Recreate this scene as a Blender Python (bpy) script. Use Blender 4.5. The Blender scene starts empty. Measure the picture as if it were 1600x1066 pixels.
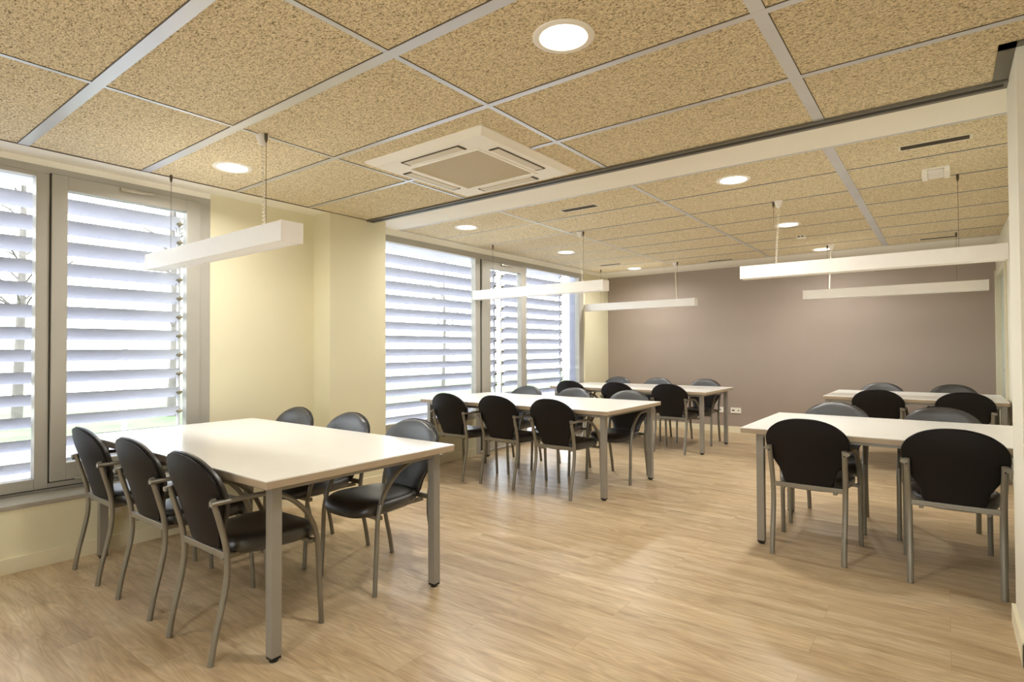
import bpy, bmesh, math, random
from mathutils import Matrix, Vector
random.seed(7)
R = math.radians
S = bpy.context.scene
COL = S.collection

# ------------------------------------------------------------------ camera
cam_d = bpy.data.cameras.new('camera')
cam_d.sensor_width = 36.0
cam_d.lens = 36.0 * 890.4 / 1600.0
cam_d.clip_start = 0.05
cam_d.clip_end = 300
cam = bpy.data.objects.new('camera', cam_d)
COL.objects.link(cam)
cam.matrix_world = (Matrix.Translation((0, 0, 1.2403)) @ Matrix.Rotation(R(37.2887), 4, 'Z')
                    @ Matrix.Rotation(R(90 + 0.8923), 4, 'X') @ Matrix.Rotation(R(-0.2656), 4, 'Z'))
S.camera = cam

# ------------------------------------------------------------------ world, exposure
W = bpy.data.worlds.new('overcast_sky')
S.world = W
W.use_nodes = True
bg = W.node_tree.nodes['Background']
bg.inputs[0].default_value = (0.95, 0.975, 1.0, 1)
bg.inputs[1].default_value = 10.0
S.view_settings.view_transform = 'Standard'
S.view_settings.look = 'None'
S.view_settings.exposure = 0.32
S.view_settings.gamma = 1.0
S.view_settings.use_curve_mapping = False
S.cycles.use_denoising = True
S.cycles.max_bounces = 12
S.cycles.diffuse_bounces = 7
S.cycles.transparent_max_bounces = 16
S.cycles.sample_clamp_indirect = 6.0
S.cycles.caustics_reflective = False
S.cycles.caustics_refractive = False
LAMP_W = 15.0          # each ceiling downlight, watts

# ------------------------------------------------------------------ materials
def srgb(r, g, b):
    f = lambda c: c / 12.92 if c <= 0.04045 else ((c + 0.055) / 1.055) ** 2.4
    return (f(r / 255), f(g / 255), f(b / 255), 1)

def mat(name, col, rough=0.6, metal=0.0, spec=0.5, noise=0.0, nscale=30, bump=0.0, coat=0.0):
    m = bpy.data.materials.new(name)
    m.use_nodes = True
    nt = m.node_tree
    p = nt.nodes['Principled BSDF']
    p.inputs['Base Color'].default_value = col
    p.inputs['Roughness'].default_value = rough
    p.inputs['Metallic'].default_value = metal
    p.inputs['Specular IOR Level'].default_value = spec
    p.inputs['Coat Weight'].default_value = coat
    if noise or bump:
        tc = nt.nodes.new('ShaderNodeTexCoord')
        n = nt.nodes.new('ShaderNodeTexNoise')
        n.inputs['Scale'].default_value = nscale
        n.inputs['Detail'].default_value = 5
        nt.links.new(tc.outputs['Object'], n.inputs['Vector'])
        if noise:
            r = nt.nodes.new('ShaderNodeValToRGB')
            a = tuple(c * (1 - noise) for c in col[:3]) + (1,)
            b = tuple(min(1, c * (1 + noise)) for c in col[:3]) + (1,)
            r.color_ramp.elements[0].color = a
            r.color_ramp.elements[0].position = 0.3
            r.color_ramp.elements[1].color = b
            r.color_ramp.elements[1].position = 0.7
            nt.links.new(n.outputs['Fac'], r.inputs[0])
            nt.links.new(r.outputs[0], p.inputs['Base Color'])
        if bump:
            bm_ = nt.nodes.new('ShaderNodeBump')
            bm_.inputs['Strength'].default_value = bump
            bm_.inputs['Distance'].default_value = 0.002
            nt.links.new(n.outputs['Fac'], bm_.inputs['Height'])
            nt.links.new(bm_.outputs[0], p.inputs['Normal'])
    return m

M = {}
M['cream'] = mat('cream_wall_paint', srgb(226, 220, 190), 0.7, noise=0.015, nscale=3)
M['plaster'] = mat('white_plaster', srgb(246, 243, 232), 0.75, noise=0.01, nscale=4)
M['pillar'] = mat('pale_wall_paint', srgb(226, 222, 206), 0.7, noise=0.01, nscale=3)
M['mauve'] = mat('mauve_wall_paint', srgb(160, 146, 135), 0.7, noise=0.02, nscale=2)
M['base'] = mat('cream_skirting', srgb(232, 224, 196), 0.5, noise=0.01)
M['winframe'] = mat('grey_beige_window_aluminium', srgb(176, 173, 164), 0.42, 0.15, noise=0.02, nscale=6)
M['sill'] = mat('grey_sill_aluminium', srgb(168, 163, 150), 0.45, 0.1, noise=0.02, nscale=6)
M['gasket'] = mat('dark_gasket', srgb(60, 58, 52), 0.7, noise=0.05)
M['silver'] = mat('silver_metal', srgb(196, 192, 182), 0.3, 0.9, noise=0.03)
M['legmetal'] = mat('grey_satin_leg_metal', srgb(150, 146, 138), 0.42, 0.3, noise=0.03, nscale=8)
M['chairmetal'] = mat('champagne_grey_chair_tube', srgb(134, 129, 118), 0.38, 0.4, noise=0.03, nscale=10)
M['leather'] = mat('black_leatherette', srgb(24, 24, 26), 0.42, 0, 0.9, noise=0.15, nscale=60, bump=0.25, coat=0.6)
M['leather'].node_tree.nodes['Principled BSDF'].inputs['Coat Roughness'].default_value = 0.38
M['shell'] = mat('dark_brown_back_cover', srgb(21, 16, 15), 0.55, 0, 0.25, noise=0.1, nscale=80, bump=0.2)
M['piping'] = mat('black_piping', srgb(24, 22, 22), 0.4, noise=0.1)
M['blackplastic'] = mat('black_plastic', srgb(16, 15, 15), 0.5, noise=0.1)
M['tabletop'] = mat('cream_laminate', srgb(237, 236, 231), 0.27, 0, 0.5, noise=0.012, nscale=5)
M['tableedge'] = mat('beige_edge_band', srgb(166, 148, 124), 0.5, noise=0.04, nscale=20)
M['lampwhite'] = mat('white_lamp_paint', srgb(238, 234, 228), 0.45, noise=0.01)
M['acwhite'] = mat('cream_white_plastic', srgb(248, 245, 236), 0.5, noise=0.01)
M['vane'] = mat('vane_plastic', srgb(216, 206, 184), 0.5, noise=0.01)
M['cord'] = mat('white_cord', srgb(236, 230, 214), 0.5, noise=0.02)
M['wire'] = mat('steel_wire', srgb(120, 112, 96), 0.35, 0.8, noise=0.02)
M['grip'] = mat('brown_grey_gripper', srgb(96, 86, 68), 0.5, 0.4, noise=0.03)
M['gridmetal'] = mat('pale_ceiling_grid', srgb(214, 216, 219), 0.38, 0.65, noise=0.06, nscale=2.5)
M['griddark'] = mat('dark_shadow_gap', srgb(92, 84, 66), 0.6, noise=0.03)
M['track'] = mat('dark_grey_track', srgb(112, 108, 96), 0.4, 0.3, noise=0.04)
M['trackgap'] = mat('track_groove', srgb(50, 46, 38), 0.7, noise=0.05)
M['ventmetal'] = mat('vent_metal', srgb(226, 218, 196), 0.5, noise=0.02)
M['ventdark'] = mat('vent_inside', srgb(70, 62, 48), 0.7, noise=0.1)
M['door'] = mat('pale_green_grey_door', srgb(196, 204, 190), 0.5, noise=0.02)
M['casing'] = mat('door_casing', srgb(214, 208, 184), 0.5, noise=0.02)
M['outletwhite'] = mat('white_socket_plastic', srgb(240, 236, 226), 0.4, noise=0.01)
M['jamb'] = mat('lavender_grey_outer_jamb', srgb(132, 134, 152), 0.6, noise=0.02)
M['concrete'] = mat('grey_paving', srgb(88, 86, 94), 0.9, noise=0.08, nscale=3)
M['bark'] = mat('pale_bark', srgb(84, 80, 76), 0.9, noise=0.2, nscale=6)
M['pole'] = mat('grey_post_paint', srgb(170, 170, 178), 0.6, noise=0.03)

def grass_mat():
    m = mat('lawn_green', srgb(112, 140, 60), 0.95)
    nt = m.node_tree
    p = nt.nodes['Principled BSDF']
    tc = nt.nodes.new('ShaderNodeTexCoord')
    n = nt.nodes.new('ShaderNodeTexNoise'); n.inputs['Scale'].default_value = 1.1; n.inputs['Detail'].default_value = 8
    r = nt.nodes.new('ShaderNodeValToRGB')
    r.color_ramp.elements[0].color = srgb(44, 72, 30); r.color_ramp.elements[0].position = 0.35
    r.color_ramp.elements[1].color = srgb(74, 94, 50); r.color_ramp.elements[1].position = 0.65
    nt.links.new(tc.outputs['Object'], n.inputs['Vector'])
    nt.links.new(n.outputs['Fac'], r.inputs[0]); nt.links.new(r.outputs[0], p.inputs['Base Color'])
    return m
M['grass'] = grass_mat()

def slat_mat():
    m = bpy.data.materials.new('pale_louver_slat'); m.use_nodes = True
    nt = m.node_tree; nt.nodes.clear()
    out = nt.nodes.new('ShaderNodeOutputMaterial')
    mx = nt.nodes.new('ShaderNodeMixShader'); mx.inputs[0].default_value = 0.34
    d = nt.nodes.new('ShaderNodeBsdfDiffuse'); t = nt.nodes.new('ShaderNodeBsdfTranslucent')
    tc = nt.nodes.new('ShaderNodeTexCoord')
    n = nt.nodes.new('ShaderNodeTexNoise'); n.inputs['Scale'].default_value = 2.0
    r = nt.nodes.new('ShaderNodeValToRGB')
    r.color_ramp.elements[0].color = srgb(194, 194, 202); r.color_ramp.elements[1].color = srgb(202, 203, 211)
    nt.links.new(tc.outputs['Object'], n.inputs['Vector']); nt.links.new(n.outputs['Fac'], r.inputs[0])
    nt.links.new(r.outputs[0], d.inputs[0]); nt.links.new(r.outputs[0], t.inputs[0])
    nt.links.new(d.outputs[0], mx.inputs[1]); nt.links.new(t.outputs[0], mx.inputs[2])
    nt.links.new(mx.outputs[0], out.inputs[0])
    return m
M['slat'] = slat_mat()

def glass_mat():
    m = bpy.data.materials.new('clear_window_glass'); m.use_nodes = True
    nt = m.node_tree; nt.nodes.clear()
    out = nt.nodes.new('ShaderNodeOutputMaterial')
    mx = nt.nodes.new('ShaderNodeMixShader')
    lw = nt.nodes.new('ShaderNodeLayerWeight'); lw.inputs[0].default_value = 0.5
    pw = nt.nodes.new('ShaderNodeMath'); pw.operation = 'POWER'; pw.inputs[1].default_value = 5.0
    nt.links.new(lw.outputs['Facing'], pw.inputs[0])
    fr = nt.nodes.new('ShaderNodeMath'); fr.operation = 'MULTIPLY_ADD'; fr.inputs[1].default_value = 0.90; fr.inputs[2].default_value = 0.035
    nt.links.new(pw.outputs[0], fr.inputs[0])
    t = nt.nodes.new('ShaderNodeBsdfTransparent'); t.inputs[0].default_value = (0.96, 0.98, 0.98, 1)
    g = nt.nodes.new('ShaderNodeBsdfGlossy'); g.inputs['Roughness'].default_value = 0.02
    nt.links.new(fr.outputs[0], mx.inputs[0]); nt.links.new(t.outputs[0], mx.inputs[1]); nt.links.new(g.outputs[0], mx.inputs[2])
    nt.links.new(mx.outputs[0], out.inputs[0])
    return m
M['glass'] = glass_mat()

def emit(name, col, s):
    m = bpy.data.materials.new(name); m.use_nodes = True
    nt = m.node_tree; nt.nodes.clear()
    out = nt.nodes.new('ShaderNodeOutputMaterial')
    e = nt.nodes.new('ShaderNodeEmission'); e.inputs[0].default_value = col; e.inputs[1].default_value = s
    nt.links.new(e.outputs[0], out.inputs[0])
    return m
M['diffwhite'] = mat('white_diffuser', srgb(252, 251, 248), 0.5)
M['lampglow'] = emit('warm_lamp_diffuser', (1.0, 0.90, 0.72, 1), 9.0)

def ceiling_mat():
    m = bpy.data.materials.new('wood_wool_ceiling_tile'); m.use_nodes = True
    nt = m.node_tree; p = nt.nodes['Principled BSDF']; p.inputs['Roughness'].default_value = 0.9
    p.inputs['Specular IOR Level'].default_value = 0.15
    tc = nt.nodes.new('ShaderNodeTexCoord')
    def strands(rot, sx, sy, sc):
        mp = nt.nodes.new('ShaderNodeMapping'); mp.inputs['Rotation'].default_value = (0, 0, rot)
        mp.inputs['Scale'].default_value = (sx, sy, 1)
        n = nt.nodes.new('ShaderNodeTexNoise'); n.inputs['Scale'].default_value = sc
        n.inputs['Detail'].default_value = 3; n.inputs['Distortion'].default_value = 1.2
        nt.links.new(tc.outputs['Object'], mp.inputs[0]); nt.links.new(mp.outputs[0], n.inputs['Vector'])
        return n
    a = strands(0.5, 1.0, 3.0, 60); b = strands(-0.9, 1.0, 3.0, 60)
    mn = nt.nodes.new('ShaderNodeMath'); mn.operation = 'MINIMUM'
    nt.links.new(a.outputs['Fac'], mn.inputs[0]); nt.links.new(b.outputs['Fac'], mn.inputs[1])
    v = nt.nodes.new('ShaderNodeTexNoise'); v.inputs['Scale'].default_value = 150; v.inputs['Detail'].default_value = 2
    nt.links.new(tc.outputs['Object'], v.inputs['Vector'])
    mx = nt.nodes.new('ShaderNodeMath'); mx.operation = 'MULTIPLY_ADD'; mx.inputs[1].default_value = 0.35
    nt.links.new(v.outputs['Fac'], mx.inputs[0])
    sc_ = nt.nodes.new('ShaderNodeMath'); sc_.operation = 'MULTIPLY'; sc_.inputs[1].default_value = 0.65
    nt.links.new(mn.outputs[0], sc_.inputs[0]); nt.links.new(sc_.outputs[0], mx.inputs[2])
    r = nt.nodes.new('ShaderNodeValToRGB')
    e = r.color_ramp.elements
    e[0].position = 0.36; e[0].color = srgb(112, 100, 74)
    e[1].position = 0.60; e[1].color = srgb(250, 240, 212)
    k = r.color_ramp.elements.new(0.43); k.color = srgb(206, 191, 157)
    k = r.color_ramp.elements.new(0.50); k.color = srgb(232, 218, 186)
    nt.links.new(mx.outputs[0], r.inputs[0])
    nt.links.new(r.outputs[0], p.inputs['Base Color'])
    bp = nt.nodes.new('ShaderNodeBump'); bp.inputs['Strength'].default_value = 0.5; bp.inputs['Distance'].default_value = 0.003
    nt.links.new(mx.outputs[0], bp.inputs['Height']); nt.links.new(bp.outputs[0], p.inputs['Normal'])
    return m
M['tile'] = ceiling_mat()

def floor_mat():
    m = bpy.data.materials.new('light_oak_plank_floor'); m.use_nodes = True
    nt = m.node_tree; p = nt.nodes['Principled BSDF']
    L = nt.links.new; N = nt.nodes.new
    tc = N('ShaderNodeTexCoord')
    br = N('ShaderNodeTexBrick')
    br.inputs['Scale'].default_value = 1.0
    br.inputs['Brick Width'].default_value = 1.25; br.inputs['Row Height'].default_value = 0.185
    br.inputs['Mortar Size'].default_value = 0.0012; br.inputs['Mortar Smooth'].default_value = 0.3
    br.offset = 0.37; br.offset_frequency = 2
    br.inputs['Color1'].default_value = (0.0, 0.0, 0.0, 1); br.inputs['Color2'].default_value = (1, 1, 1, 1)
    br.inputs['Mortar'].default_value = (0.5, 0.5, 0.5, 1); br.inputs['Bias'].default_value = 0.0
    L(tc.outputs['Object'], br.inputs['Vector'])
    sp = N('ShaderNodeSeparateColor'); L(br.outputs['Color'], sp.inputs[0])
    # per plank offset of the grain
    off = N('ShaderNodeCombineXYZ'); ml = N('ShaderNodeMath'); ml.operation = 'MULTIPLY'; ml.inputs[1].default_value = 17.0
    L(sp.outputs[0], ml.inputs[0]); L(ml.outputs[0], off.inputs[0]); L(ml.outputs[0], off.inputs[1])
    ad = N('ShaderNodeVectorMath'); ad.operation = 'ADD'; L(tc.outputs['Object'], ad.inputs[0]); L(off.outputs[0], ad.inputs[1])
    mp = N('ShaderNodeMapping'); mp.inputs['Scale'].default_value = (0.8, 6.0, 1.0); L(ad.outputs[0], mp.inputs[0])
    g1 = N('ShaderNodeTexNoise'); g1.inputs['Scale'].default_value = 2.2; g1.inputs['Detail'].default_value = 8; g1.inputs['Roughness'].default_value = 0.62; g1.inputs['Distortion'].default_value = 0.8
    L(mp.outputs[0], g1.inputs['Vector'])
    mp2 = N('ShaderNodeMapping'); mp2.inputs['Scale'].default_value = (2.5, 60.0, 1.0); L(ad.outputs[0], mp2.inputs[0])
    g2 = N('ShaderNodeTexNoise'); g2.inputs['Scale'].default_value = 3.0; g2.inputs['Detail'].default_value = 4; L(mp2.outputs[0], g2.inputs['Vector'])
    # cathedral figure
    mp3 = N('ShaderNodeMapping'); mp3.inputs['Scale'].default_value = (0.7, 5.5, 1.0); L(ad.outputs[0], mp3.inputs[0])
    wv = N('ShaderNodeTexNoise'); wv.inputs['Scale'].default_value = 1.6; wv.inputs['Detail'].default_value = 2; L(mp3.outputs[0], wv.inputs['Vector'])
    w2 = N('ShaderNodeMath'); w2.operation = 'MULTIPLY'; w2.inputs[1].default_value = 95.0; L(wv.outputs['Fac'], w2.inputs[0])
    w3 = N('ShaderNodeMath'); w3.operation = 'SINE'; L(w2.outputs[0], w3.inputs[0])
    r1 = N('ShaderNodeValToRGB')
    e = r1.color_ramp.elements
    e[0].position = 0.25; e[0].color = srgb(160, 133, 98)
    e[1].position = 0.72; e[1].color = srgb(214, 195, 162)
    k = r1.color_ramp.elements.new(0.5); k.color = srgb(195, 171, 135)
    L(g1.outputs['Fac'], r1.inputs[0])
    # fine streaks darken slightly
    r2 = N('ShaderNodeMapRange'); r2.inputs[1].default_value = 0.35; r2.inputs[2].default_value = 0.65; r2.inputs[3].default_value = 0.93; r2.inputs[4].default_value = 1.04
    L(g2.outputs['Fac'], r2.inputs[0])
    r3 = N('ShaderNodeMapRange'); r3.inputs[1].default_value = -1; r3.inputs[2].default_value = 1; r3.inputs[3].default_value = 0.88; r3.inputs[4].default_value = 1.03
    L(w3.outputs[0], r3.inputs[0])
    r4 = N('ShaderNodeMapRange'); r4.inputs[3].default_value = 0.93; r4.inputs[4].default_value = 1.04; L(sp.outputs[0], r4.inputs[0])
    a = N('ShaderNodeMath'); a.operation = 'MULTIPLY'; L(r2.outputs[0], a.inputs[0]); L(r3.outputs[0], a.inputs[1])
    b = N('ShaderNodeMath'); b.operation = 'MULTIPLY'; L(a.outputs[0], b.inputs[0]); L(r4.outputs[0], b.inputs[1])
    vm = N('ShaderNodeVectorMath'); vm.operation = 'SCALE'; L(r1.outputs[0], vm.inputs[0]); L(b.outputs[0], vm.inputs['Scale'])
    # plank seams
    mm = N('ShaderNodeMix'); mm.data_type = 'RGBA'; L(br.outputs['Fac'], mm.inputs[0]); L(vm.outputs[0], mm.inputs[6])
    mm.inputs[7].default_value = srgb(172, 146, 108)
    L(mm.outputs[2], p.inputs['Base Color'])
    p.inputs['Roughness'].default_value = 0.33
    p.inputs['Specular IOR Level'].default_value = 0.45
    bp = N('ShaderNodeBump'); bp.inputs['Strength'].default_value = 0.12; bp.inputs['Distance'].default_value = 0.002
    L(g2.outputs['Fac'], bp.inputs['Height']); L(bp.outputs[0], p.inputs['Normal'])
    return m
M['floor'] = floor_mat()

def grille_mat():
    m = mat('perforated_grille', srgb(186, 170, 138), 0.6)
    nt = m.node_tree; p = nt.nodes['Principled BSDF']
    tc = nt.nodes.new('ShaderNodeTexCoord')
    ck = nt.nodes.new('ShaderNodeTexBrick')
    ck.inputs['Scale'].default_value = 1.0; ck.offset = 0.0
    ck.inputs['Brick Width'].default_value = 0.012; ck.inputs['Row Height'].default_value = 0.012
    ck.inputs['Mortar Size'].default_value = 0.0028; ck.inputs['Mortar Smooth'].default_value = 0.1
    ck.inputs['Color1'].default_value = srgb(128, 110, 78); ck.inputs['Color2'].default_value = srgb(134, 116, 84)
    ck.inputs['Mortar'].default_value = srgb(214, 200, 166)
    nt.links.new(tc.outputs['Object'], ck.inputs['Vector']); nt.links.new(ck.outputs['Color'], p.inputs['Base Color'])
    return m
M['grille'] = grille_mat()

# ------------------------------------------------------------------ mesh helpers
def box(bm, x0, x1, y0, y1, z0, z1, bev=0.0, seg=2):
    r = bmesh.ops.create_cube(bm, size=1.0)
    vs = r['verts']
    for v in vs:
        v.co.x = x0 + (v.co.x + 0.5) * (x1 - x0)
        v.co.y = y0 + (v.co.y + 0.5) * (y1 - y0)
        v.co.z = z0 + (v.co.z + 0.5) * (z1 - z0)
    if bev > 0:
        es = list({e for v in vs for e in v.link_edges})
        bmesh.ops.bevel(bm, geom=es, offset=bev, segments=seg, affect='EDGES', profile=0.6)

def ring_mesh(bm, rings, cap=True, closed=False):
    """rings: list of equal-length lists of points; makes a skin over them"""
    vr = [[bm.verts.new(p) for p in ring] for ring in rings]
    n = len(vr[0]); m = len(vr)
    for i in range(m if closed else m - 1):
        a, b = vr[i], vr[(i + 1) % m]
        for j in range(n):
            bm.faces.new((a[j], a[(j + 1) % n], b[(j + 1) % n], b[j]))
    if cap and not closed:
        bm.faces.new(list(reversed(vr[0]))); bm.faces.new(vr[-1])

def spline(pts, per=6):
    """Catmull-Rom through points"""
    P = [Vector(p) for p in pts]
    P = [2 * P[0] - P[1]] + P + [2 * P[-1] - P[-2]]
    out = []
    for i in range(1, len(P) - 2):
        for k in range(per):
            t = k / per
            a, b, c, d = P[i - 1], P[i], P[i + 1], P[i + 2]
            out.append(0.5 * ((2 * b) + (-a + c) * t + (2 * a - 5 * b + 4 * c - d) * t * t + (-a + 3 * b - 3 * c + d) * t ** 3))
    out.append(P[-2])
    return out

def sweep(bm, path, ra, rb, side=Vector((1, 0, 0)), n=12, cap=True, closed=False):
    """elliptical tube; ra = half size along 'side', rb = half size along the other normal"""
    rings = []
    m = len(path)
    for i, p in enumerate(path):
        if closed:
            t = path[(i + 1) % m] - path[i - 1]
        else:
            t = path[min(i + 1, m - 1)] - path[max(i - 1, 0)]
        t.normalize()
        s = (side - t * side.dot(t))
        if s.length < 1e-4:
            s = Vector((0, 1, 0)) - t * t.y
        s.normalize()
        u = t.cross(s)
        rings.append([p + s * (ra * math.cos(2 * math.pi * k / n)) + u * (rb * math.sin(2 * math.pi * k / n)) for k in range(n)])
    ring_mesh(bm, rings, cap, closed)

def cyl(bm, x, y, z0, z1, r0, r1=None, n=24):
    r1 = r0 if r1 is None else r1
    ring_mesh(bm, [[Vector((x + r * math.cos(2 * math.pi * k / n), y + r * math.sin(2 * math.pi * k / n), z)) for k in range(n)]
                   for r, z in ((r0, z0), (r1, z1))])

def lathe(bm, prof, n=40, x=0, y=0, cap=False):
    ring_mesh(bm, [[Vector((x + r * math.cos(2 * math.pi * k / n), y + r * math.sin(2 * math.pi * k / n), z)) for k in range(n)]
                   for r, z in prof], cap=cap)

def obj(name, bm, m, parent=None, smooth=False, loc=None, label=None):
    me = bpy.data.meshes.new(name)
    bmesh.ops.recalc_face_normals(bm, faces=bm.faces)
    bm.to_mesh(me); bm.free()
    for mm in (m if isinstance(m, (list, tuple)) else [m]):
        me.materials.append(mm)
    if smooth:
        for p in me.polygons: p.use_smooth = True
        try:
            me.set_sharp_from_angle(angle=R(40))
        except Exception:
            pass
    o = bpy.data.objects.new(name, me)
    COL.objects.link(o)
    if parent: o.parent = parent
    if loc: o.location = loc
    if label: o['label'] = label
    return o

def B(name, dims, m, parent=None, bev=0.0, **k):
    bm = bmesh.new()
    for d in (dims if isinstance(dims[0], (list, tuple)) else [dims]):
        box(bm, *d, bev=bev)
    return obj(name, bm, m, parent, **k)

def thing(name, label, cat, loc=(0, 0, 0), rotz=0.0, group=None):
    o = bpy.data.objects.new(name, None); COL.objects.link(o)
    o.empty_display_size = 0.1
    o.location = loc; o.rotation_euler = (0, 0, rotz)
    o['label'] = label; o['category'] = cat
    if group: o['group'] = group
    return o

def tag(o, label, cat, group=None):
    o['label'] = label; o['category'] = cat
    if group: o['group'] = group
    return o

def st(o, label=None):
    o['kind'] = 'structure'
    if label: o['label'] = label
    return o

def copy_thing(src, loc, rotz, label):
    r = src.copy(); COL.objects.link(r)
    r.location = loc; r.rotation_euler = (0, 0, rotz); r['label'] = label
    for ch in list(src.children):
        c = ch.copy(); COL.objects.link(c); c.parent = r
        for g in list(ch.children):
            d = g.copy(); COL.objects.link(d); d.parent = c
    return r

# ------------------------------------------------------------------ the room
H1, H2 = 2.43, 2.455
XL, XW = -4.187, -4.42
YB, XR = 8.73, 0.475
B0, B2 = 3.327, 3.877

st(B('floor', (-4.62, 3.6, -2.8, 8.95, -0.12, 0.0), M['floor']), 'light oak plank floor')

# wood-wool ceilings
st(B('ceiling', [(XL, 3.6, -2.8, B0 + 0.02, H1, H1 + 0.12), (-4.385, XR, B2, 8.062, H2, H2 + 0.10)], M['tile']),
   'tan wood-wool tiled ceiling')
st(B('trim_1', [(XL - 0.43, XL, -2.8, B0 + 0.1, H1, H1 + 0.12), (XW - 0.19, XW, -2.8, 2.04, 2.392, H1)], M['plaster']), 'white plaster strip above the left windows')
st(B('trim_2', [(-4.62, XR, B0 + 0.02, B2, H2, H2 + 0.14), (-4.62, -4.385, B2, 8.062, H2, H2 + 0.14),
                (-4.62, XR, 8.062, YB, H2, H2 + 0.14), (XW - 0.19, XW, 3.54, 7.62, 2.397, H2)], M['plaster']), 'cream plaster border around the rear ceiling')

# ceiling grid: front area
def grid(name, xs, ys, z, x0, x1, y0, y1, label):
    bm = bmesh.new()
    for x, w in xs: box(bm, x - w / 2, x + w / 2, y0, y1, z - 0.003, z + 0.003)
    for y, w in ys: box(bm, x0, x1, y - w / 2, y + w / 2, z - 0.0035, z + 0.0028)
    st(obj(name, bm, M['gridmetal']), label)
grid('trim_3', [(-2.985, 0.022), (-1.755, 0.026), (-0.511, 0.05), (0.73, 0.03), (1.96, 0.03)],
     [(-2.166, 0.04), (-1.556, 0.04), (-0.946, 0.04), (-0.336, 0.04), (0.274, 0.045), (0.889, 0.052), (1.513, 0.052), (2.123, 0.033), (2.733, 0.032)],
     H1, XL, 3.5, -2.7, B0, 'pale metal grid of the front ceiling')
grid('trim_4', [(-3.10, 0.02), (-1.837, 0.03), (-0.553, 0.06), (-4.378, 0.016)],
     [(3.884, 0.016), (4.467, 0.012), (5.06, 0.012), (5.655, 0.012), (6.245, 0.012), (6.84, 0.012), (7.45, 0.012), (8.055, 0.014)],
     H2, -4.385, XR, B2, 8.062, 'pale metal grid of the rear ceiling')
# thin dark lines along the strips (shadow reveals)
bm = bmesh.new()
box(bm, XL - 0.006, XL + 0.008, -2.7, B0, H1 - 0.004, H1 + 0.002)
for x, w in [(-2.985, 0.022), (-1.755, 0.026), (-0.511, 0.05)]: box(bm, x + w / 2, x + w / 2 + 0.003, -2.7, B0, H1 - 0.0025, H1 + 0.001)
for y, w in [(-0.336, 0.04), (0.274, 0.045), (0.889, 0.052), (1.513, 0.052), (2.123, 0.033), (2.733, 0.032)]: box(bm, XL, 3.5, y - w / 2 - 0.004, y - w / 2, H1 - 0.0025, H1 + 0.001)
for y in (4.467, 5.06, 5.655, 6.245, 6.84, 7.45): box(bm, -3.1, XR, y - 0.010, y - 0.006, H2 - 0.0025, H2 + 0.001)
st(obj('trim_5', bm, M['griddark']), 'thin dark shadow gaps beside the ceiling grid')

# dark track between the two ceilings, returning along the wall end
st(B('trim_6', [(XL, 0.235, B0 - 0.01, B0 + 0.075, H1 - 0.014, H1 + 0.03),
                (0.180, 0.236, 2.93, B0 + 0.01, H1 - 0.006, H1 + 0.03),
                (0.180, 3.5, 2.93, 2.98, H1 - 0.006, H1 + 0.03)], M['track']), 'dark grey ceiling track where the two ceilings meet')
st(B('trim_7', [(XL + 0.01, 0.22, B0 + 0.012, B0 + 0.042, H1 - 0.016, H1 - 0.006)], M['trackgap']), 'groove of the ceiling track')

# left wall: parapet, wall piece beside window, column, bay two, far piece
st(B('wall_left', [(XW - 0.19, XL, -2.8, 2.93, 0, 0.372), (XW - 0.19, XW, 2.04, 2.93, 0.372, H1),
                   (XW - 0.19, XL, 2.93, 3.54, 0, H1 + 0.02),
                   (XW - 0.19, XW, 3.54, 5.10, 0, 0.43), 
                   (XW - 0.19, -4.585, 7.66, YB + 0.1, 0, H2 + 0.002), (-4.5, XW, 7.62, 7.66, 0, H2 + 0.002),
                   (XW - 0.19, XW - 0.02, -2.8, -0.9, 0.372, 2.392)], M['cream']), 'cream left wall with a column between the windows')
st(B('trim_8', [(-4.68, -4.50, 7.622, 7.66, 0, 2.45)], M['jamb']), 'lavender grey outer window jamb')
st(B('wall_back', (-4.9, XR + 0.2, YB, YB + 0.12, 0, H2 + 0.14), M['mauve']), 'mauve back wall')
st(B('wall_right', [(0.235, 3.6, 2.98, 3.42, 0, H1 + 0.02), (XR, XR + 0.14, 3.42, 7.22, 0, H2 + 0.1), (XR, XR + 0.14, 7.22, 8.62, 2.12, H2 + 0.1),
                    (XR, XR + 0.14, 8.62, YB, 0, H2 + 0.1)], M['pillar']), 'pale right wall and its projecting end')
st(B('wall_front', [(-4.62, -0.8, -2.92, -2.8, 0, H1 + 0.1), (1.0, 3.6, -2.92, -2.8, 0, H1 + 0.1), (-0.8, 1.0, -2.92, -2.8, 2.2, H1 + 0.1),
                    (-0.8, 1.0, -2.92, -2.8, 0, 0.9)], M['cream']), 'cream wall behind the camera with an opening added for fill light')  # opening added so sky light reaches the room from behind the camera
st(B('wall_side', [(3.6, 3.72, -2.92, 3.42, 0, H1 + 0.1)], M['cream']), 'cream side wall beside the camera')

# skirting
st(B('baseboard_left', [(XL, XL + 0.012, -2.8, 3.54, 0, 0.088), (XW, XW + 0.012, 3.54, 5.085, 0, 0.088), (XL - 0.2, XL + 0.012, 3.54, 3.552, 0, 0.088)], M['base'], bev=0.002), 'cream skirting along the left wall')
st(B('baseboard_back', [(-4.56, XR, YB - 0.012, YB, 0, 0.092)], M['base'], bev=0.002), 'cream skirting along the mauve wall')
st(B('baseboard_right', [(0.220, 0.235, 2.965, 3.42, 0, 0.09), (0.220, 3.5, 2.965, 2.98, 0, 0.09), (XR - 0.012, XR, 3.42, 7.20, 0, 0.09)], M['base'], bev=0.002), 'cream skirting along the right wall')
# window sill ledge of the parapet
st(B('trim_9', [(XW - 0.02, XL + 0.006, -2.8, 2.925, 0.352, 0.378)], M['sill'], bev=0.003), 'grey window ledge on the low wall')

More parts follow.
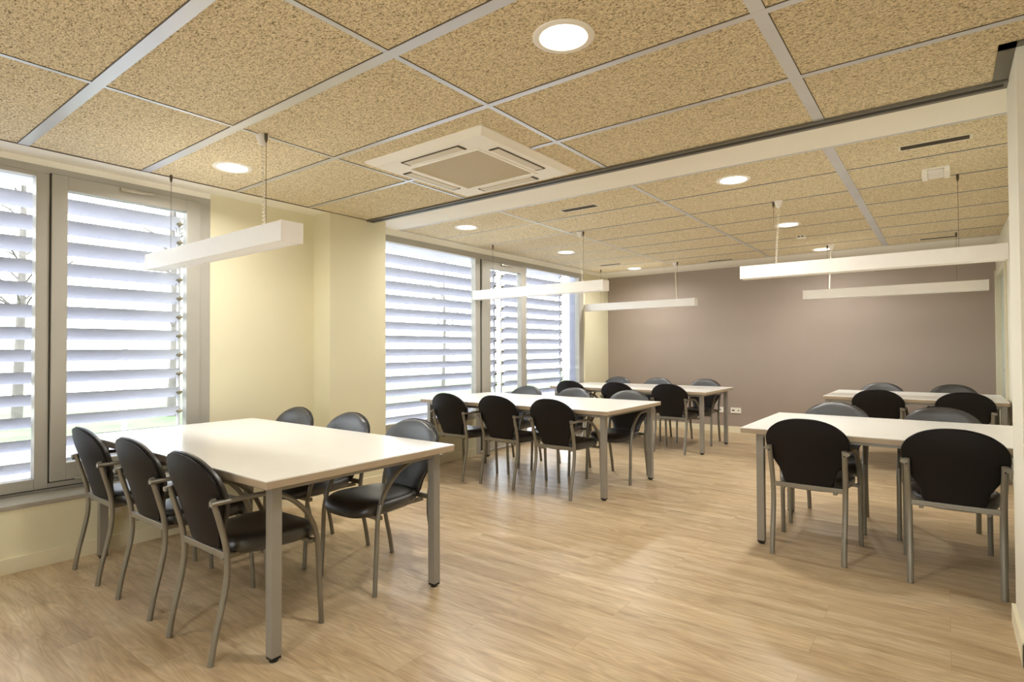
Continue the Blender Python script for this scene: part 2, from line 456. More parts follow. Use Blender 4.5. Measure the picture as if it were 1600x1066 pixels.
# ------------------------------------------------------------------ windows
def glass_pane(parent, y0, y1, z0, z1, x):
    B('pane', (x - 0.003, x + 0.003, y0, y1, z0, z1), M['glass'], parent)

w1 = bpy.data.objects.new('window_1', None); COL.objects.link(w1); st(w1, 'left window with a fixed pane and an opening sash')
XF = XW + 0.0
B('window_frame', [(XF - 0.075, XF, -0.9, 2.04, 2.346, 2.392), (XF - 0.075, XF, 1.002, 1.07, 0.40, 2.346),
                   (XF - 0.075, XF, 1.966, 2.04, 0.40, 2.346), (XF - 0.075, XF, -0.9, 1.002, 0.40, 0.466), (XF - 0.075, XF, -0.9, 1.002, 2.321, 2.346),
                   (XF - 0.075, XF, 1.07, 1.966, 0.40, 0.432), (XF - 0.075, XF, -0.9, -0.83, 0.466, 2.321), (XF - 0.06, XF - 0.01, -0.9, 2.04, 0.378, 0.40)], M['winframe'], w1, bev=0.003)
sash = B('sash', [(XF - 0.055, XF + 0.018, 1.076, 1.158, 0.438, 2.350), (XF - 0.055, XF + 0.018, 1.867, 1.962, 0.438, 2.350),
                  (XF - 0.055, XF + 0.018, 1.158, 1.867, 2.262, 2.350), (XF - 0.055, XF + 0.018, 1.158, 1.867, 0.438, 0.545)], M['winframe'], w1, bev=0.004)
B('gasket', [(XF - 0.004, XF + 0.002, 1.068, 1.077, 0.43, 2.352), (XF - 0.004, XF + 0.002, 1.07, 1.966, 2.349, 2.354), (XF - 0.004, XF + 0.002, 1.961, 1.967, 0.43, 2.352),
             (XF - 0.05, XF + 0.001, 1.07, 1.966, 0.430, 0.439), (XF - 0.05, XF + 0.001, -0.9, 2.04, 0.396, 0.402)], M['gasket'], w1)
glass_pane(w1, -0.83, 1.002, 0.466, 2.321, XF - 0.04)
glass_pane(w1, 1.158, 1.867, 0.545, 2.262, XF - 0.02)
def closer(parent, y, z, L=0.20):
    bm = bmesh.new()
    box(bm, XF + 0.018, XF + 0.036, y, y + L * 0.45, z - 0.012, z + 0.014, 0.004)
    sweep(bm, spline([(XF + 0.03, y + L * 0.3, z + 0.002), (XF + 0.04, y + L * 0.6, z - 0.002), (XF + 0.034, y + L, z + 0.004)]), 0.005, 0.008, side=Vector((1, 0, 0)))
    obj('latch', bm, M['silver'], parent, smooth=True)
closer(sash, 1.44, 2.330)
bm = bmesh.new()
sweep(bm, [Vector((XF + 0.026, 1.20, 0.440)), Vector((XF + 0.026, 1.27, 0.440))], 0.008, 0.008)
sweep(bm, [Vector((XF + 0.026, 1.275, 0.440)), Vector((XF + 0.026, 1.40, 0.440))], 0.008, 0.008)
obj('hinge', bm, M['silver'], w1, smooth=True)

w2 = bpy.data.objects.new('window_2', None); COL.objects.link(w2); st(w2, 'rear window bay with two fixed panes and a glazed door')
B('window_frame', [(XF - 0.075, XF, 3.54, 7.62, 2.33, 2.397), (XF - 0.075, XF, 5.10, 5.185, 0.0, 2.33), (XF - 0.075, XF, 6.03, 6.129, 0.0, 2.33),
                   (XF - 0.075, XF, 7.489, 7.62, 0.0, 2.33), (XF - 0.075, XF, 3.54, 5.10, 0.43, 0.50), (XF - 0.075, XF, 3.54, 3.60, 0.5, 2.33),
                   (XF - 0.075, XF, 6.129, 7.489, 0.0, 0.08), (XF - 0.075, XF, 5.185, 6.03, 0.0, 0.03)], M['winframe'], w2, bev=0.003)
s2 = B('sash', [(XF - 0.055, XF + 0.018, 5.20, 5.356, 0.04, 2.322), (XF - 0.055, XF + 0.018, 5.986, 6.05, 0.04, 2.322),
                (XF - 0.055, XF + 0.018, 5.356, 5.986, 2.235, 2.322), (XF - 0.055, XF + 0.018, 5.356, 5.986, 0.04, 0.15)], M['winframe'], w2, bev=0.004)
B('gasket', [(XF - 0.004, XF + 0.002, 5.185, 5.2, 0.04, 2.33)], M['gasket'], w2)
glass_pane(w2, 3.60, 5.10, 0.50, 2.33, XF - 0.04)
glass_pane(w2, 5.356, 5.986, 0.15, 2.235, XF - 0.02)
glass_pane(w2, 6.129, 7.489, 0.08, 2.33, XF - 0.04)
closer(s2, 5.56, 2.300)

w3 = bpy.data.objects.new('fill_window', None); COL.objects.link(w3); st(w3, 'unseen window added behind the camera for fill light')  # out of view, added to let extra daylight into the room
B('window_frame', [(-0.8, 1.0, -2.88, -2.82, 2.13, 2.2), (-0.8, 1.0, -2.88, -2.82, 0.9, 0.97), (-0.8, -0.73, -2.88, -2.82, 0.97, 2.13),
                   (0.93, 1.0, -2.88, -2.82, 0.97, 2.13)], M['winframe'], w3, bev=0.003)
B('pane', (-0.73, 0.93, -2.853, -2.847, 0.97, 2.13), M['glass'], w3)

# door in the right wall
d1 = bpy.data.objects.new('door_1', None); COL.objects.link(d1); st(d1, 'pale door in the right wall near the mauve wall')
B('door_frame', [(XR - 0.02, XR + 0.14, 8.52, 8.62, 0, 2.12), (XR - 0.02, XR + 0.14, 7.22, 7.32, 0, 2.12), (XR - 0.02, XR + 0.14, 7.32, 8.52, 2.03, 2.12)], M['casing'], d1, bev=0.004)
B('door_leaf', [(XR + 0.03, XR + 0.07, 7.325, 8.515, 0.008, 2.026)], M['door'], d1, bev=0.003)
bm = bmesh.new()
sweep(bm, spline([(XR + 0.03, 7.42, 1.02), (XR - 0.01, 7.42, 1.02), (XR - 0.015, 7.47, 1.02), (XR - 0.015, 7.54, 1.02)]), 0.008, 0.008, side=Vector((0, 0, 1)))
obj('door_handle', bm, M['silver'], d1, smooth=True)

# ------------------------------------------------------------------ outside
def structure_plane(name, x0, x1, y0, y1, z, m, label):
    bm = bmesh.new(); box(bm, x0, x1, y0, y1, z - 0.1, z)
    st(obj(name, bm, m), label)
structure_plane('pavement', -10.4, -4.62, -8, 26, -0.15, M['concrete'], 'pale paving outside the windows')
structure_plane('lawn', -21, -10.4, -30, 60, -0.14, M['grass'], 'green lawn beyond the paving')

def louver(y0, y1, label, ends, zlo=0.18):
    t = thing('louver_screen', label, 'louvers', (-4.75, (y0 + y1) / 2, 0), 0, 'louver screens outside the windows')
    t.location.z = -0.15
    oy = (y0 + y1) / 2
    bm = bmesh.new()
    z = 2.232 + 0.145
    zs = []
    while z > zlo:
        zs.append(z); z -= 0.145
    n = 14
    a = R(33)
    for z in zs:
        rings = []
        for y in (y0, y1):
            ring = []
            for k in range(n):
                th = 2 * math.pi * k / n
                u = 0.074 * math.cos(th); v = 0.012 * math.sin(th)
                ring.append(Vector((u * math.cos(a) - v * math.sin(a), y - oy, z + 0.15 + u * math.sin(a) + v * math.cos(a))))
            rings.append(ring)
        ring_mesh(bm, rings)
    obj('slat_panel', bm, M['slat'], t, smooth=True)
    for ye in ends:
        bm = bmesh.new()
        box(bm, -0.035, 0.0, ye - oy - 0.008, ye - oy + 0.008, 0.0, 2.62)
        obj('side_rail', bm, M['pole'], t)
        for z in zs:
            bm = bmesh.new()
            cyl_pts = [Vector((0.018, ye - oy - 0.03, z + 0.15)), Vector((0.018, ye - oy + 0.012, z + 0.15))]
            sweep(bm, cyl_pts, 0.012, 0.012, side=Vector((1, 0, 0)), n=10)
            box(bm, -0.01, 0.022, ye - oy - 0.012, ye - oy + 0.004, z + 0.132, z + 0.168)
            obj('bracket', bm, M['wire'], t)
    return t
louver(-1.6, 1.945, 'horizontal pale slat louvers outside the left window', [1.962])
louver(3.3, 5.84, 'horizontal slat louvers outside the large left pane of the rear window', [5.86])
louver(6.02, 7.46, 'shorter horizontal slat louvers outside the right half of the rear window', [6.0, 7.48])

def tree(x, y, h, r, label, seed):
    rnd = random.Random(seed)
    t = thing('bare_tree', label, 'tree', (x, y, -0.14))
    bm = bmesh.new()
    top = Vector((rnd.uniform(-.2, .2), rnd.uniform(-.2, .2), h))
    pth = spline([(0, 0, 0), (0.03, 0.05, h * 0.4), tuple(top * 0.75), tuple(top)], 4)
    rings = []
    for i, p in enumerate(pth):
        rr = r * (1 - 0.8 * i / (len(pth) - 1))
        rings.append([p + Vector((rr * math.cos(2 * math.pi * k / 10), rr * math.sin(2 * math.pi * k / 10), 0)) for k in range(10)])
    ring_mesh(bm, rings)
    obj('trunk', bm, M['bark'], t, smooth=True)
    bm = bmesh.new()
    for i in range(26):
        z = h * rnd.uniform(0.35, 0.95)
        an = rnd.uniform(0, 6.28); L = rnd.uniform(0.5, 1.5) * (1.15 - z / h)
        d = Vector((math.cos(an), math.sin(an), rnd.uniform(0.4, 1.0)))
        p0 = Vector((0.03, 0.05, z)); p1 = p0 + d * L * 0.5 + Vector((0, 0, .05)); p2 = p0 + d * L
        sweep(bm, spline([tuple(p0), tuple(p1), tuple(p2)], 3), 0.018, 0.018, side=Vector((0, 0, 1)), n=6)
        for s in (-1, 1):
            q = p1 + Vector((d.y * s, -d.x * s, 0.5)) * L * 0.35
            sweep(bm, [p1, q], 0.008, 0.008, side=Vector((0, 0, 1)), n=5)
    obj('branches', bm, M['bark'], t)
tree(-13.2, 5.32, 5.2, 0.12, 'thick bare tree on the lawn at the right edge of the left window', 3)
tree(-15.0, 3.12, 6.0, 0.10, 'slender bare tree seen through the far left pane', 5)
tree(-14.0, 14.4, 5.0, 0.07, 'thin bare tree seen through the large left pane of the rear window', 8)
def post(x, y, h, label):
    t = thing('post', label, 'post', (x, y, -0.15))
    B('post_shaft', [(-0.028, 0.028, -0.028, 0.028, 0.0, h)], M['pole'], t, bev=0.008)
    B('base_plate', [(-0.11, 0.11, -0.11, 0.11, 0.0, 0.015)], M['pole'], t)
post(-8.9, 2.98, 4.2, 'pale square post on the paving outside the left window sash')
post(-9.2, 9.62, 3.2, 'pale square post outside the large left pane of the rear window')

# ------------------------------------------------------------------ ceiling lamps
def downlight(x, y, z, label, first=None):
    if first is None:
        t = thing('ceiling_downlight', label, 'ceiling light', (x, y, z), 0, 'round recessed ceiling lights')
        bm = bmesh.new(); lathe(bm, [(0.118, 0.0), (0.118, -0.004), (0.112, -0.008), (0.092, -0.006), (0.086, 0.002), (0.084, 0.004)])
        obj('bezel', bm, M['acwhite'], t, smooth=True)
        bm = bmesh.new(); lathe(bm, [(0.0005, -0.0045), (0.05, -0.004), (0.087, -0.001), (0.087, 0.002), (0.0005, 0.002)], cap=False)
        obj('diffuser', bm, M['lampglow'], t, smooth=True)
    else:
        t = copy_thing(first, (x, y, z), 0, label)
    ld = bpy.data.lights.new('downlight_light', 'AREA'); ld.shape = 'DISK'; ld.size = 0.16
    ld.energy = LAMP_W; ld.color = (1.0, 0.975, 0.93); ld.spread = R(165)
    lo = bpy.data.objects.new('downlight_light', ld); COL.objects.link(lo); lo.parent = t
    lo.location = (0, 0, -0.012)
    return t
spots = [(-1.141, 1.83, H1, 'large round ceiling light nearest the camera, top centre of the photo'),
         (-3.655, 1.825, H1, 'round ceiling light above the left window beside the hanging lamp cord'),
         (-1.199, 4.205, H2, 'round ceiling light in the rear ceiling just behind the cream band, right of centre'),
         (-3.752, 4.194, H2, 'round ceiling light in the rear ceiling just behind the column'),
         (-3.744, 6.04, H2, 'round ceiling light above the glazed door of the rear window'),
         (-3.70, 7.90, H2, 'round ceiling light near the rear left corner by the mauve wall'),
         (-1.216, 6.06, H2, 'round ceiling light halfway along the rear ceiling beside a hanging cord'),
         (-1.19, 7.83, H2, 'round ceiling light farthest right, close to the mauve wall'),
         (-1.14, -1.0, H1, 'added round fill light in the ceiling behind the camera on the left'),  # unseen extra lamp, added to help light the room
         (-3.655, -1.0, H1, 'added round fill light in the ceiling behind the camera by the windows'),  # second unseen lamp added as fill
         ]
first = None
for x, y, z, lab in spots:
    t = downlight(x, y, z, lab, first)
    if first is None: first = t
# the copies made of the first lamp also copied its light child: keep one light per lamp
for o in [o for o in COL.objects if o.name.startswith('ceiling_downlight')]:
    ls = [c for c in o.children if c.type == 'LIGHT']
    for l in ls[1:]: bpy.data.objects.remove(l)

# pendant lamps ------------------------------------------------------------
def pendant(xc, yc, ztop_ceil, label, first=None, zt=1.91, xcanopy=None):
    if first: return copy_thing(first, (xc, yc, ztop_ceil), 0, label)
    t = thing('pendant_bar_lamp', label, 'hanging lamp', (xc, yc, ztop_ceil), 0, 'long white pendant bars over the tables')
    L = 0.845; w = 0.062; z1 = zt - ztop_ceil; z0 = z1 - 0.105
    bm = bmesh.new()
    box(bm, -L, L, -w, -w + 0.004, z0, z1); box(bm, -L, L, w - 0.004, w, z0, z1); box(bm, -L, L, -w + 0.004, w - 0.004, z1 - 0.004, z1)
    obj('lamp_housing', bm, M['lampwhite'], t)
    for s in (-1, 1):
        B('end_cap', [(s * L - 0.0 if s > 0 else -L - 0.012, s * L + 0.012 if s > 0 else -L, -w - 0.0015, w + 0.0015, z0 - 0.001, z1 + 0.0015)], M['lampwhite'], t, bev=0.0015)
    bm = bmesh.new()
    box(bm, -L + 0.002, L - 0.002, -w + 0.005, w - 0.005, z0 + 0.002, z0 + 0.006)
    obj('lamp_diffuser', bm, M['diffwhite'], t)
    for x in (-0.60, 0.60):
        bm = bmesh.new(); cyl(bm, x, 0, z1, -0.001, 0.0016, n=6)
        wv = obj('suspension_wire', bm, M['wire'], t)
        bm = bmesh.new(); lathe(bm, [(0.0005, 0), (0.009, 0), (0.009, -0.03), (0.004, -0.048), (0.0005, -0.05)], n=12, x=x)
        obj('wire_gripper', bm, M['grip'], wv)
    bm = bmesh.new(); lathe(bm, [(0.0005, 0), (0.034, 0), (0.033, -0.008), (0.018, -0.05), (0.010, -0.056), (0.0005, -0.057)], n=24, x=0.56)
    obj('canopy', bm, M['lampwhite'], t, smooth=True)
    # coiled white cord
    bm = bmesh.new()
    pts = []
    zt0, zt1 = -0.05, z1
    N = 260
    for i in range(N + 1):
        f = i / N
        pts.append(Vector((0.56 + 0.025 * f + 0.006 * math.cos(f * 46 * 2 * math.pi / 2), 0.006 * math.sin(f * 46 * 2 * math.pi / 2), zt0 + (zt1 - zt0) * f)))
    sweep(bm, pts, 0.003, 0.003, side=Vector((0, 0, 1)), n=6)
    obj('power_cord', bm, M['cord'], t, smooth=True)
    return t
p1 = pendant(-3.545, 1.655, H1, 'white hanging bar lamp over the nearest table, in front of the left window')
p2 = copy_thing(p1, (-3.555, 5.10, H2), 0, 'white hanging bar lamp over the middle left table, crossing the rear window frames')
p3 = copy_thing(p1, (-3.56, 7.70, H2), 0, 'white hanging bar lamp over the farthest left table, in front of the mauve wall')
p4 = copy_thing(p1, (-0.52, 5.05, H2), math.pi, 'larger looking white hanging bar lamp at right whose end meets the pale wall')
p5 = copy_thing(p1, (-0.50, 7.60, H2), math.pi, 'white hanging bar lamp at right, lower and farther, fully against the mauve wall')

# air conditioning cassette ------------------------------------------------
ac = thing('air_conditioner_cassette', 'square cream ceiling air conditioner with perforated centre grille', 'air conditioner', (-2.415, 2.765, H1))
bm = bmesh.new()
def sq(h, z): return [Vector((-h, -h, z)), Vector((h, -h, z)), Vector((h, h, z)), Vector((-h, h, z))]
vr = []
for h, z in ((0.485, 0.0), (0.485, -0.008), (0.44, -0.032), (0.29, -0.034), (0.288, -0.028), (0.286, 0.0)):
    vr.append([bm.verts.new(p) for p in sq(h, z)])
for a, b in zip(vr, vr[1:]):
    for j in range(4): bm.faces.new((a[j], a[(j + 1) % 4], b[(j + 1) % 4], b[j]))
obj('face_panel', bm, M['acwhite'], ac)
gr = B('air_grille', [(-0.283, 0.283, -0.283, 0.283, -0.030, -0.012)], M['grille'], ac, bev=0.003)
B('grille_frame', [(-0.2995, 0.2995, -0.2995, -0.280, -0.038, -0.028), (-0.2995, 0.2995, 0.280, 0.2995, -0.038, -0.028), (-0.2995, -0.280, -0.280, 0.280, -0.038, -0.028), (0.280, 0.2995, -0.280, 0.280, -0.038, -0.028)], M['acwhite'], gr, bev=0.002)
for k in range(4):
    rot = Matrix.Rotation(k * math.pi / 2, 4, 'Z')
    bm = bmesh.new(); box(bm, -0.225, 0.225, -0.392, -0.335, -0.0385, -0.034, 0.002)
    bmesh.ops.transform(bm, matrix=rot, verts=bm.verts)
    vn = obj('air_vane', bm, M['vane'], ac)
    bm = bmesh.new()
    box(bm, -0.24, -0.225, -0.40, -0.328, -0.0365, -0.033); box(bm, 0.225, 0.24, -0.40, -0.328, -0.0365, -0.033)
    box(bm, -0.225, 0.225, -0.40, -0.394, -0.0365, -0.033)
    bmesh.ops.transform(bm, matrix=rot, verts=bm.verts)
    obj('vane_slot', bm, M['ventdark'], vn)

# vents, emergency light, sensor ---------------------------------------------
def vent(x, y, label):
    t = thing('ceiling_vent', label, 'vent', (x, y, H2), 0, 'slot vents in the rear ceiling')
    hx, hy = 0.18, 0.055
    B('vent_frame', [(-hx, hx, -hy, -hy + 0.016, -0.004, 0), (-hx, hx, hy - 0.016, hy, -0.004, 0), (-hx, -hx + 0.016, -hy + 0.016, hy - 0.016, -0.004, 0), (hx - 0.016, hx, -hy + 0.016, hy - 0.016, -0.004, 0)], M['ventmetal'], t, bev=0.0015)
    B('vent_back', [(-hx + 0.016, hx - 0.016, -hy + 0.016, hy - 0.016, -0.003, -0.0005)], M['ventdark'], t)
    B('vent_slats', [(-hx + 0.016, hx - 0.016, y0, y0 + 0.003, -0.0045, -0.003) for y0 in (-0.014, 0.010)], M['ventdark'], t)
    return t
v0 = vent(-0.04, 4.18, 'dark slotted ceiling vent nearest, at upper right by the cream band')
for x, y, lab in [(-2.49, 4.23, 'slotted ceiling vent behind the air conditioner, right of a downlight'),
                  (-0.05, 7.83, 'slotted ceiling vent far right beside a thin hanging wire'),
                  (-2.45, 7.93, 'slotted ceiling vent near the mauve wall, left of centre'),
                  (-3.81, 7.33, 'pale slotted ceiling vent in the rear left corner')]:
    copy_thing(v0, (x, y, H2), 0, lab)
em = thing('emergency_light', 'white rectangular emergency light with clear lens on the rear ceiling', 'emergency light', (-0.04, 4.84, H2))
B('light_housing', [(-0.077, 0.077, -0.09, 0.09, -0.012, 0), (-0.077, -0.045, -0.09, 0.09, -0.045, -0.012), (0.045, 0.077, -0.09, 0.09, -0.045, -0.012)], M['acwhite'], em, bev=0.004)
B('lens', [(-0.044, 0.044, -0.08, 0.08, -0.04, -0.013)], M['lampwhite'], em, bev=0.008)
sd = thing('ceiling_sensor', 'small white square sensor with two dark dots on the rear ceiling', 'sensor', (-1.225, 6.76, H2))
B('sensor_body', [(-0.042, 0.042, -0.042, 0.042, -0.028, 0)], M['acwhite'], sd, bev=0.006)
bm = bmesh.new(); cyl(bm, -0.014, -0.03, -0.030, -0.0275, 0.008, n=12); cyl(bm, 0.014, -0.03, -0.030, -0.0275, 0.008, n=12)
B('sensor_eyes', [(-0.028, -0.006, -0.0435, -0.0415, -0.02, -0.008), (0.006, 0.028, -0.0435, -0.0415, -0.02, -0.008)], M['ventdark'], sd)
bm.free()

# sockets --------------------------------------------------------------------
def socket(x, label):
    t = thing('wall_socket', label, 'socket', (x, YB, 0.328), 0, 'white sockets low on the mauve wall')
    B('socket_plate', [(-0.075, 0.075, -0.010, 0, -0.041, 0.041)], M['outletwhite'], t, bev=0.003)
    B('socket_hole', [(-0.055, -0.018, -0.0115, -0.0095, -0.008, 0.008)], M['blackplastic'], t)
    B('socket_hole', [(0.03, 0.045, -0.0115, -0.0095, -0.006, 0.010)], M['blackplastic'], t)
    return t
s0 = socket(-2.485, 'white double socket on the mauve wall, fully visible right of the table legs')
copy_thing(s0, (-2.685, YB, 0.328), 0, 'white double socket on the mauve wall, partly hidden behind a table leg')
t = thing('wall_outlet', 'cream outlet on the low cream wall behind the nearest table leg', 'socket', (XL, 1.36, 0.245))
B('outlet_plate', [(0, 0.010, -0.04, 0.04, -0.04, 0.04)], M['base'], t, bev=0.003)
B('outlet_insert', [(0.010, 0.013, -0.022, 0.022, -0.022, 0.022)], M['outletwhite'], t, bev=0.001)

# ------------------------------------------------------------------ tables
TH = 0.74
def table(x0, x1, y0, y1, label, ins=0.066, lx0=None):
    cx, cy = (x0 + x1) / 2, (y0 + y1) / 2
    t = thing('meeting_table', label, 'table', (cx, cy, 0), 0, 'cream topped meeting tables')
    hx, hy = (x1 - x0) / 2, (y1 - y0) / 2
    top = B('tabletop', [(-hx, hx, -hy, hy, TH - 0.006, TH)], M['tabletop'], t, bev=0.0015)
    B('edge_band', [(-hx + .0005, hx - .0005, -hy + .0005, hy - .0005, TH - 0.034, TH - 0.006)], M['tableedge'], top, bev=0.001)
    a = hx - ins + 0.008; b = hy - ins + 0.008; l0 = -a if lx0 is None else lx0 - cx
    z0, z1 = TH - 0.062, TH - 0.034
    B('table_frame', [(l0, a, -b - 0.0, -b + 0.022, z0, z1), (l0, a, b - 0.022, b, z0, z1), (l0, l0 + 0.022, -b + 0.022, b - 0.022, z0, z1), (a - 0.022, a, -b + 0.022, b - 0.022, z0, z1),
                      (-0.02, 0.02, -b + 0.022, b - 0.022, z0, z1)], M['legmetal'], t, bev=0.001)
    h = 0.0225
    for sx in (l0 + h - 0.004, a - h + 0.004):
        for sy in (-b + h - 0.004, b - h + 0.004):
            lg = B('leg', [(sx - h, sx + h, sy - h, sy + h, 0.020, z0 + 0.026)], M['legmetal'], t, bev=0.003)
            bm = bmesh.new(); box(bm, sx - h + 0.002, sx + h - 0.002, sy - h + 0.002, sy + h - 0.002, 0.010, 0.0205); cyl(bm, sx, sy, 0.0, 0.012, 0.018, n=16)
            obj('foot', bm, M['blackplastic'], lg)
    return t
table(-4.136, -2.082, 1.173, 2.225, 'nearest cream table at left, long side towards the camera, six chairs')
table(-4.334, -2.175, 4.12, 5.201, 'middle left cream table by the rear window, six chairs', lx0=-4.285)
table(-4.375, -2.216, 6.61, 7.676, 'farthest left cream table before the mauve wall, six chairs', lx0=-4.33)
table(-1.05, 0.455, 3.776, 4.841, 'nearer right cream table cut off by the pale wall end, four chairs', ins=0.087)
table(-1.045, 0.455, 6.815, 7.934, 'farther right cream table by the mauve wall, four chairs', ins=0.03)

# ------------------------------------------------------------------ chair
CY = 0.24     # local origin is the centre of the four feet; y measured from the rear feet minus CY
def chair_proto():
    t = thing('armchair', '', 'chair', (0, 0, 0), 0, 'black armchairs around the tables')
    V = lambda x, y, z: Vector((x, y - CY, z))
    for s in (-1, 1):
        bm = bmesh.new()
        pts = [(s * .190, .0, .0), (s * .190, .017, .1), (s * .191, .040, .2), (s * .192, .060, .30), (s * .193, .064, .38), (s * .195, .056, .46), (s * .197, .036, .54), (s * .199, .010, .63), (s * .199, .004, .655)]
        sweep(bm, spline([tuple(V(*p)) for p in pts], 5), 0.0150, 0.0115)
        lg = obj('leg', bm, M['chairmetal'], t, smooth=True)
        bm = bmesh.new()
        sweep(bm, [V(s * .199, -.012, .628), V(s * .199, .0, .628)], 0.0045, 0.0045, side=Vector((1, 0, 0)), n=10)
        obj('bolt', bm, M['blackplastic'], lg)
        bm = bmesh.new()
        pts = [(s * .214, -.012, .640), (s * .215, .06, .641), (s * .217, .16, .642), (s * .219, .235, .636), (s * .221, .30, .610), (s * .223, .355, .570), (s * .224, .405, .515), (s * .225, .438, .455)]
        sweep(bm, spline([tuple(V(*p)) for p in pts], 5), 0.0140, 0.0108)
        box(bm, s * .199 - 0.004 if s > 0 else s * .199 - 0.018, s * .199 + 0.018 if s > 0 else s * .199 + 0.004, -.01 - CY, .012 - CY, .628, .648)
        obj('armrest', bm, M['chairmetal'], t, smooth=True)
        bm = bmesh.new()
        pts = [(s * .225, .438, .455), (s * .225, .455, .39), (s * .225, .461, .32), (s * .225, .466, .2), (s * .225, .472, .1), (s * .225, .477, 0)]
        sweep(bm, spline([tuple(V(*p)) for p in pts], 5), 0.0140, 0.0108)
        obj('leg', bm, M['chairmetal'], t, smooth=True)
    B('stretcher', [(-.185, .185, .055 - CY, .070 - CY, .400, .428)], M['chairmetal'], t, bev=0.003)
    B('seat_frame', [(-.205, .205, .425 - CY, .445 - CY, .372, .392), (-.15, -.13, .065 - CY, .43 - CY, .385, .405), (.13, .15, .065 - CY, .43 - CY, .385, .405),
                     (-.22, -.205, .42 - CY, .46 - CY, .372, .392), (.205, .22, .42 - CY, .46 - CY, .372, .392)], M['chairmetal'], t, bev=0.002)
    # seat cushion: stacked superellipse rings
    def seat_ring(k, z, n=40):
        out = []
        for i in range(n):
            th = 2 * math.pi * i / n
            c, s_ = math.cos(th), math.sin(th)
            ex = 2 / 3.4
            x = abs(c) ** ex * (1 if c >= 0 else -1); y = abs(s_) ** ex * (1 if s_ >= 0 else -1)
            yy = .302 + .228 * y * k
            hw = .172 + .038 * min(1, max(0, (yy - .07) / .3))
            zz = z - 0.028 * max(0, (yy - .40) / .12) ** 2 * (1 if z > .42 else .6)
            out.append(V(x * hw * k, yy, zz))
        return out
    bm = bmesh.new()
    prof = [(0.15, .384), (.6, .382), (.86, .386), (.96, .396), (1.0, .413), (1.0, .436), (.97, .449), (.90, .458), (.75, .463), (.5, .462), (.2, .459)]
    ring_mesh(bm, [seat_ring(k, z) for k, z in prof])
    obj('seat', bm, M['leather'], t, smooth=True)
    # backrest
    tab = [(.428, .122), (.443, .132), (.47, .138), (.50, .146), (.53, .161), (.56, .180), (.59, .197), (.62, .210), (.65, .219), (.68, .2225), (.71, .219), (.735, .209), (.758, .193), (.777, .172), (.795, .146), (.810, .112), (.821, .070), (.826, .030)]
    ytab = [(.43, .052), (.50, .035), (.60, .006), (.70, -.030), (.76, -.044), (.826, -.050)]
    def interp(tb, z):
        for (a, b), (c, d) in zip(tb, tb[1:]):
            if z <= c: return b + (d - b) * (z - a) / (c - a)
        return tb[-1][1]
    def sheet(bm, off, thick, bulge, shrink):
        """closed body whose rear face sits at y0+off"""
        cols = 12
        fr, rr = [], []
        for z, w in tab:
            w = max(0.01, w - shrink)
            zz = z if shrink == 0 else .632 + (z - .632) * (1 - shrink / .2)
            a, b = [], []
            for i in range(cols + 1):
                u = -1 + 2 * i / cols
                x = u * w
                y = interp(ytab, z) + .040 * (x / .22) ** 2 + off
                ed = max(0.0, 1 - abs(u) ** 4) ** .5
                ez = min(1, (0.828 - z) / .045, (z - .40) / .05) ** .5
                a.append(bm.verts.new(V(x, y, zz)))
                b.append(bm.verts.new(V(x, y + thick + bulge * ed * ez, zz)))
            rr.append(a); fr.append(b)
        for g, flip in ((rr, 0), (fr, 1)):
            for i in range(len(g) - 1):
                for j in range(cols):
                    f = (g[i][j], g[i][j + 1], g[i + 1][j + 1], g[i + 1][j])
                    bm.faces.new(f if not flip else tuple(reversed(f)))
        for i in range(len(rr) - 1):
            for j in (0, cols):
                bm.faces.new((rr[i][j], rr[i + 1][j], fr[i + 1][j], fr[i][j]))
        for i in (0, len(rr) - 1):
            for j in range(cols):
                bm.faces.new((rr[i][j], rr[i][j + 1], fr[i][j + 1], fr[i][j]))
    bm = bmesh.new(); sheet(bm, 0.014, 0.016, 0.020, 0.0)
    br = obj('backrest', bm, M['leather'], t, smooth=True)
    bm = bmesh.new(); sheet(bm, 0.0, 0.0145, 0.0, 0.003)
    obj('back_cover', bm, M['shell'], br, smooth=True, label='dark brown back cover')
    bm = bmesh.new()
    lp = [V(w, interp(ytab, z) + .040 * (w / .22) ** 2 + .014, z) for z, w in tab]
    rp = [V(-w, interp(ytab, z) + .040 * (w / .22) ** 2 + .014, z) for z, w in reversed(tab)]
    sweep(bm, spline([tuple(p) for p in lp + rp], 2), 0.0042, 0.0042, side=Vector((0, 1, 0)), n=8)
    obj('piping', bm, M['piping'], br, smooth=True)
    return t

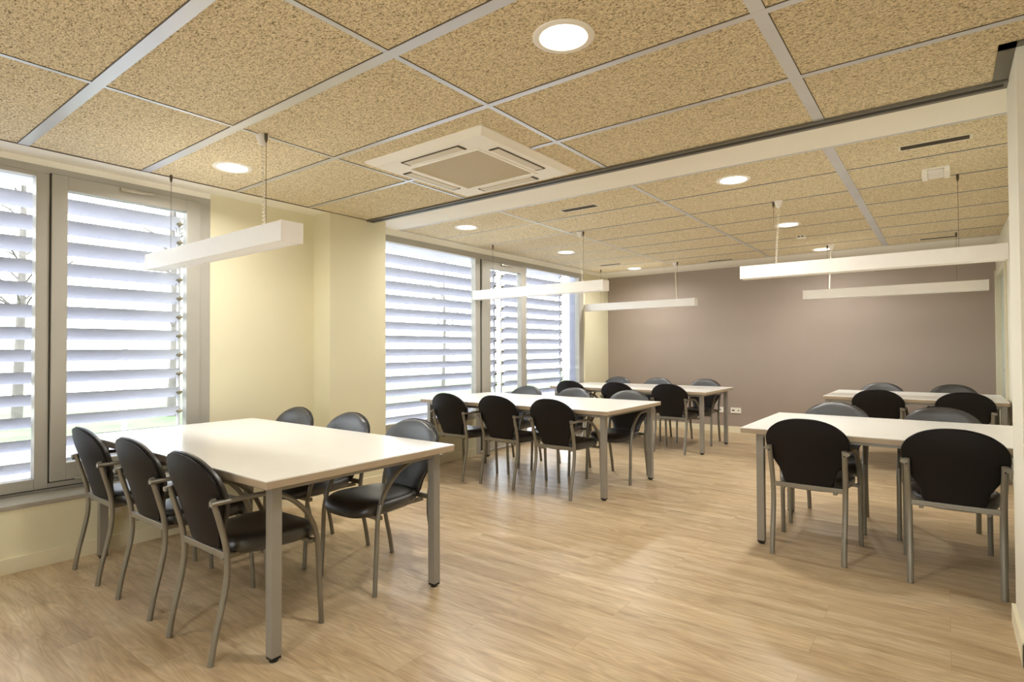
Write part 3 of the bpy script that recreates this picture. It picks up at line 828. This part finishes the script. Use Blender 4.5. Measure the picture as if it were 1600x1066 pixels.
chairs = [  # x, rear-feet y, facing (+1 faces away from camera, -1 faces it), label
    (-2.508, 1.076, 1, 'black armchair nearest the camera, back towards us, right end of the nearest table'),
    (-3.130, 1.088, 1, 'middle of three black armchairs, backs towards us, at the nearest table'),
    (-3.780, 1.085, 1, 'leftmost black armchair of the nearest table, back towards us, beside the window'),
    (-2.530, 2.350, -1, 'black armchair facing us at the nearest table, seat seen under the tabletop corner'),
    (-3.140, 2.350, -1, 'black armchair facing us across the nearest table, middle of three, before the cream column'),
    (-3.760, 2.350, -1, 'black armchair facing us across the nearest table, leftmost, before the cream wall'),
    (-2.655, 4.015, 1, 'rightmost black armchair on the near side of the middle left table'),
    (-3.260, 4.035, 1, 'middle black armchair on the near side of the middle left table'),
    (-3.830, 4.000, 1, 'leftmost black armchair of the middle left table, back towards us, against the rear window'),
    (-2.530, 5.265, -1, 'black armchair facing us, rightmost on the far side of the middle left table'),
    (-3.180, 5.270, -1, 'black armchair facing us, middle of the far side of the middle left table'),
    (-3.800, 5.270, -1, 'black armchair facing us, leftmost on the far side of the middle left table'),
    (-2.640, 6.540, 1, 'rightmost black armchair on the near side of the farthest left table'),
    (-3.330, 6.540, 1, 'middle black armchair on the near side of the farthest left table'),
    (-4.010, 6.540, 1, 'leftmost black armchair on the near side of the farthest left table'),
    (-2.620, 7.790, -1, 'black armchair facing us, rightmost on the far side of the farthest left table'),
    (-3.300, 7.790, -1, 'black armchair facing us, middle of the far side of the farthest left table'),
    (-3.930, 7.790, -1, 'black armchair facing us, leftmost on the far side of the farthest left table'),
    (-0.665, 3.715, 1, 'left of two black armchairs, backs towards us, at the nearer right table'),
    (0.022, 3.685, 1, 'black armchair, back towards us, beside the pale wall end at the nearer right table'),
    (-0.670, 4.925, -1, 'left of two black armchairs facing us behind the nearer right table'),
    (-0.030, 4.920, -1, 'right of two black armchairs facing us behind the nearer right table'),
    (-0.550, 6.730, 1, 'left black armchair on the near side of the farther right table'),
    (0.130, 6.730, 1, 'right black armchair on the near side of the farther right table'),
    (-0.610, 8.020, -1, 'left black armchair facing us before the mauve wall at the farther right table'),
    (0.062, 8.020, -1, 'right black armchair facing us before the mauve wall at the farther right table'),
]
proto = chair_proto()
for i, (x, y, s, lab) in enumerate(chairs):
    loc = (x, y + CY * s, 0)
    jit = R([0, .5, -.6, .4, -.3, .6][i % 6])
    rz = (0 if s > 0 else math.pi) + jit
    if i == 0:
        proto.location = loc; proto.rotation_euler = (0, 0, rz); proto['label'] = lab
    else:
        copy_thing(proto, loc, rz, lab)
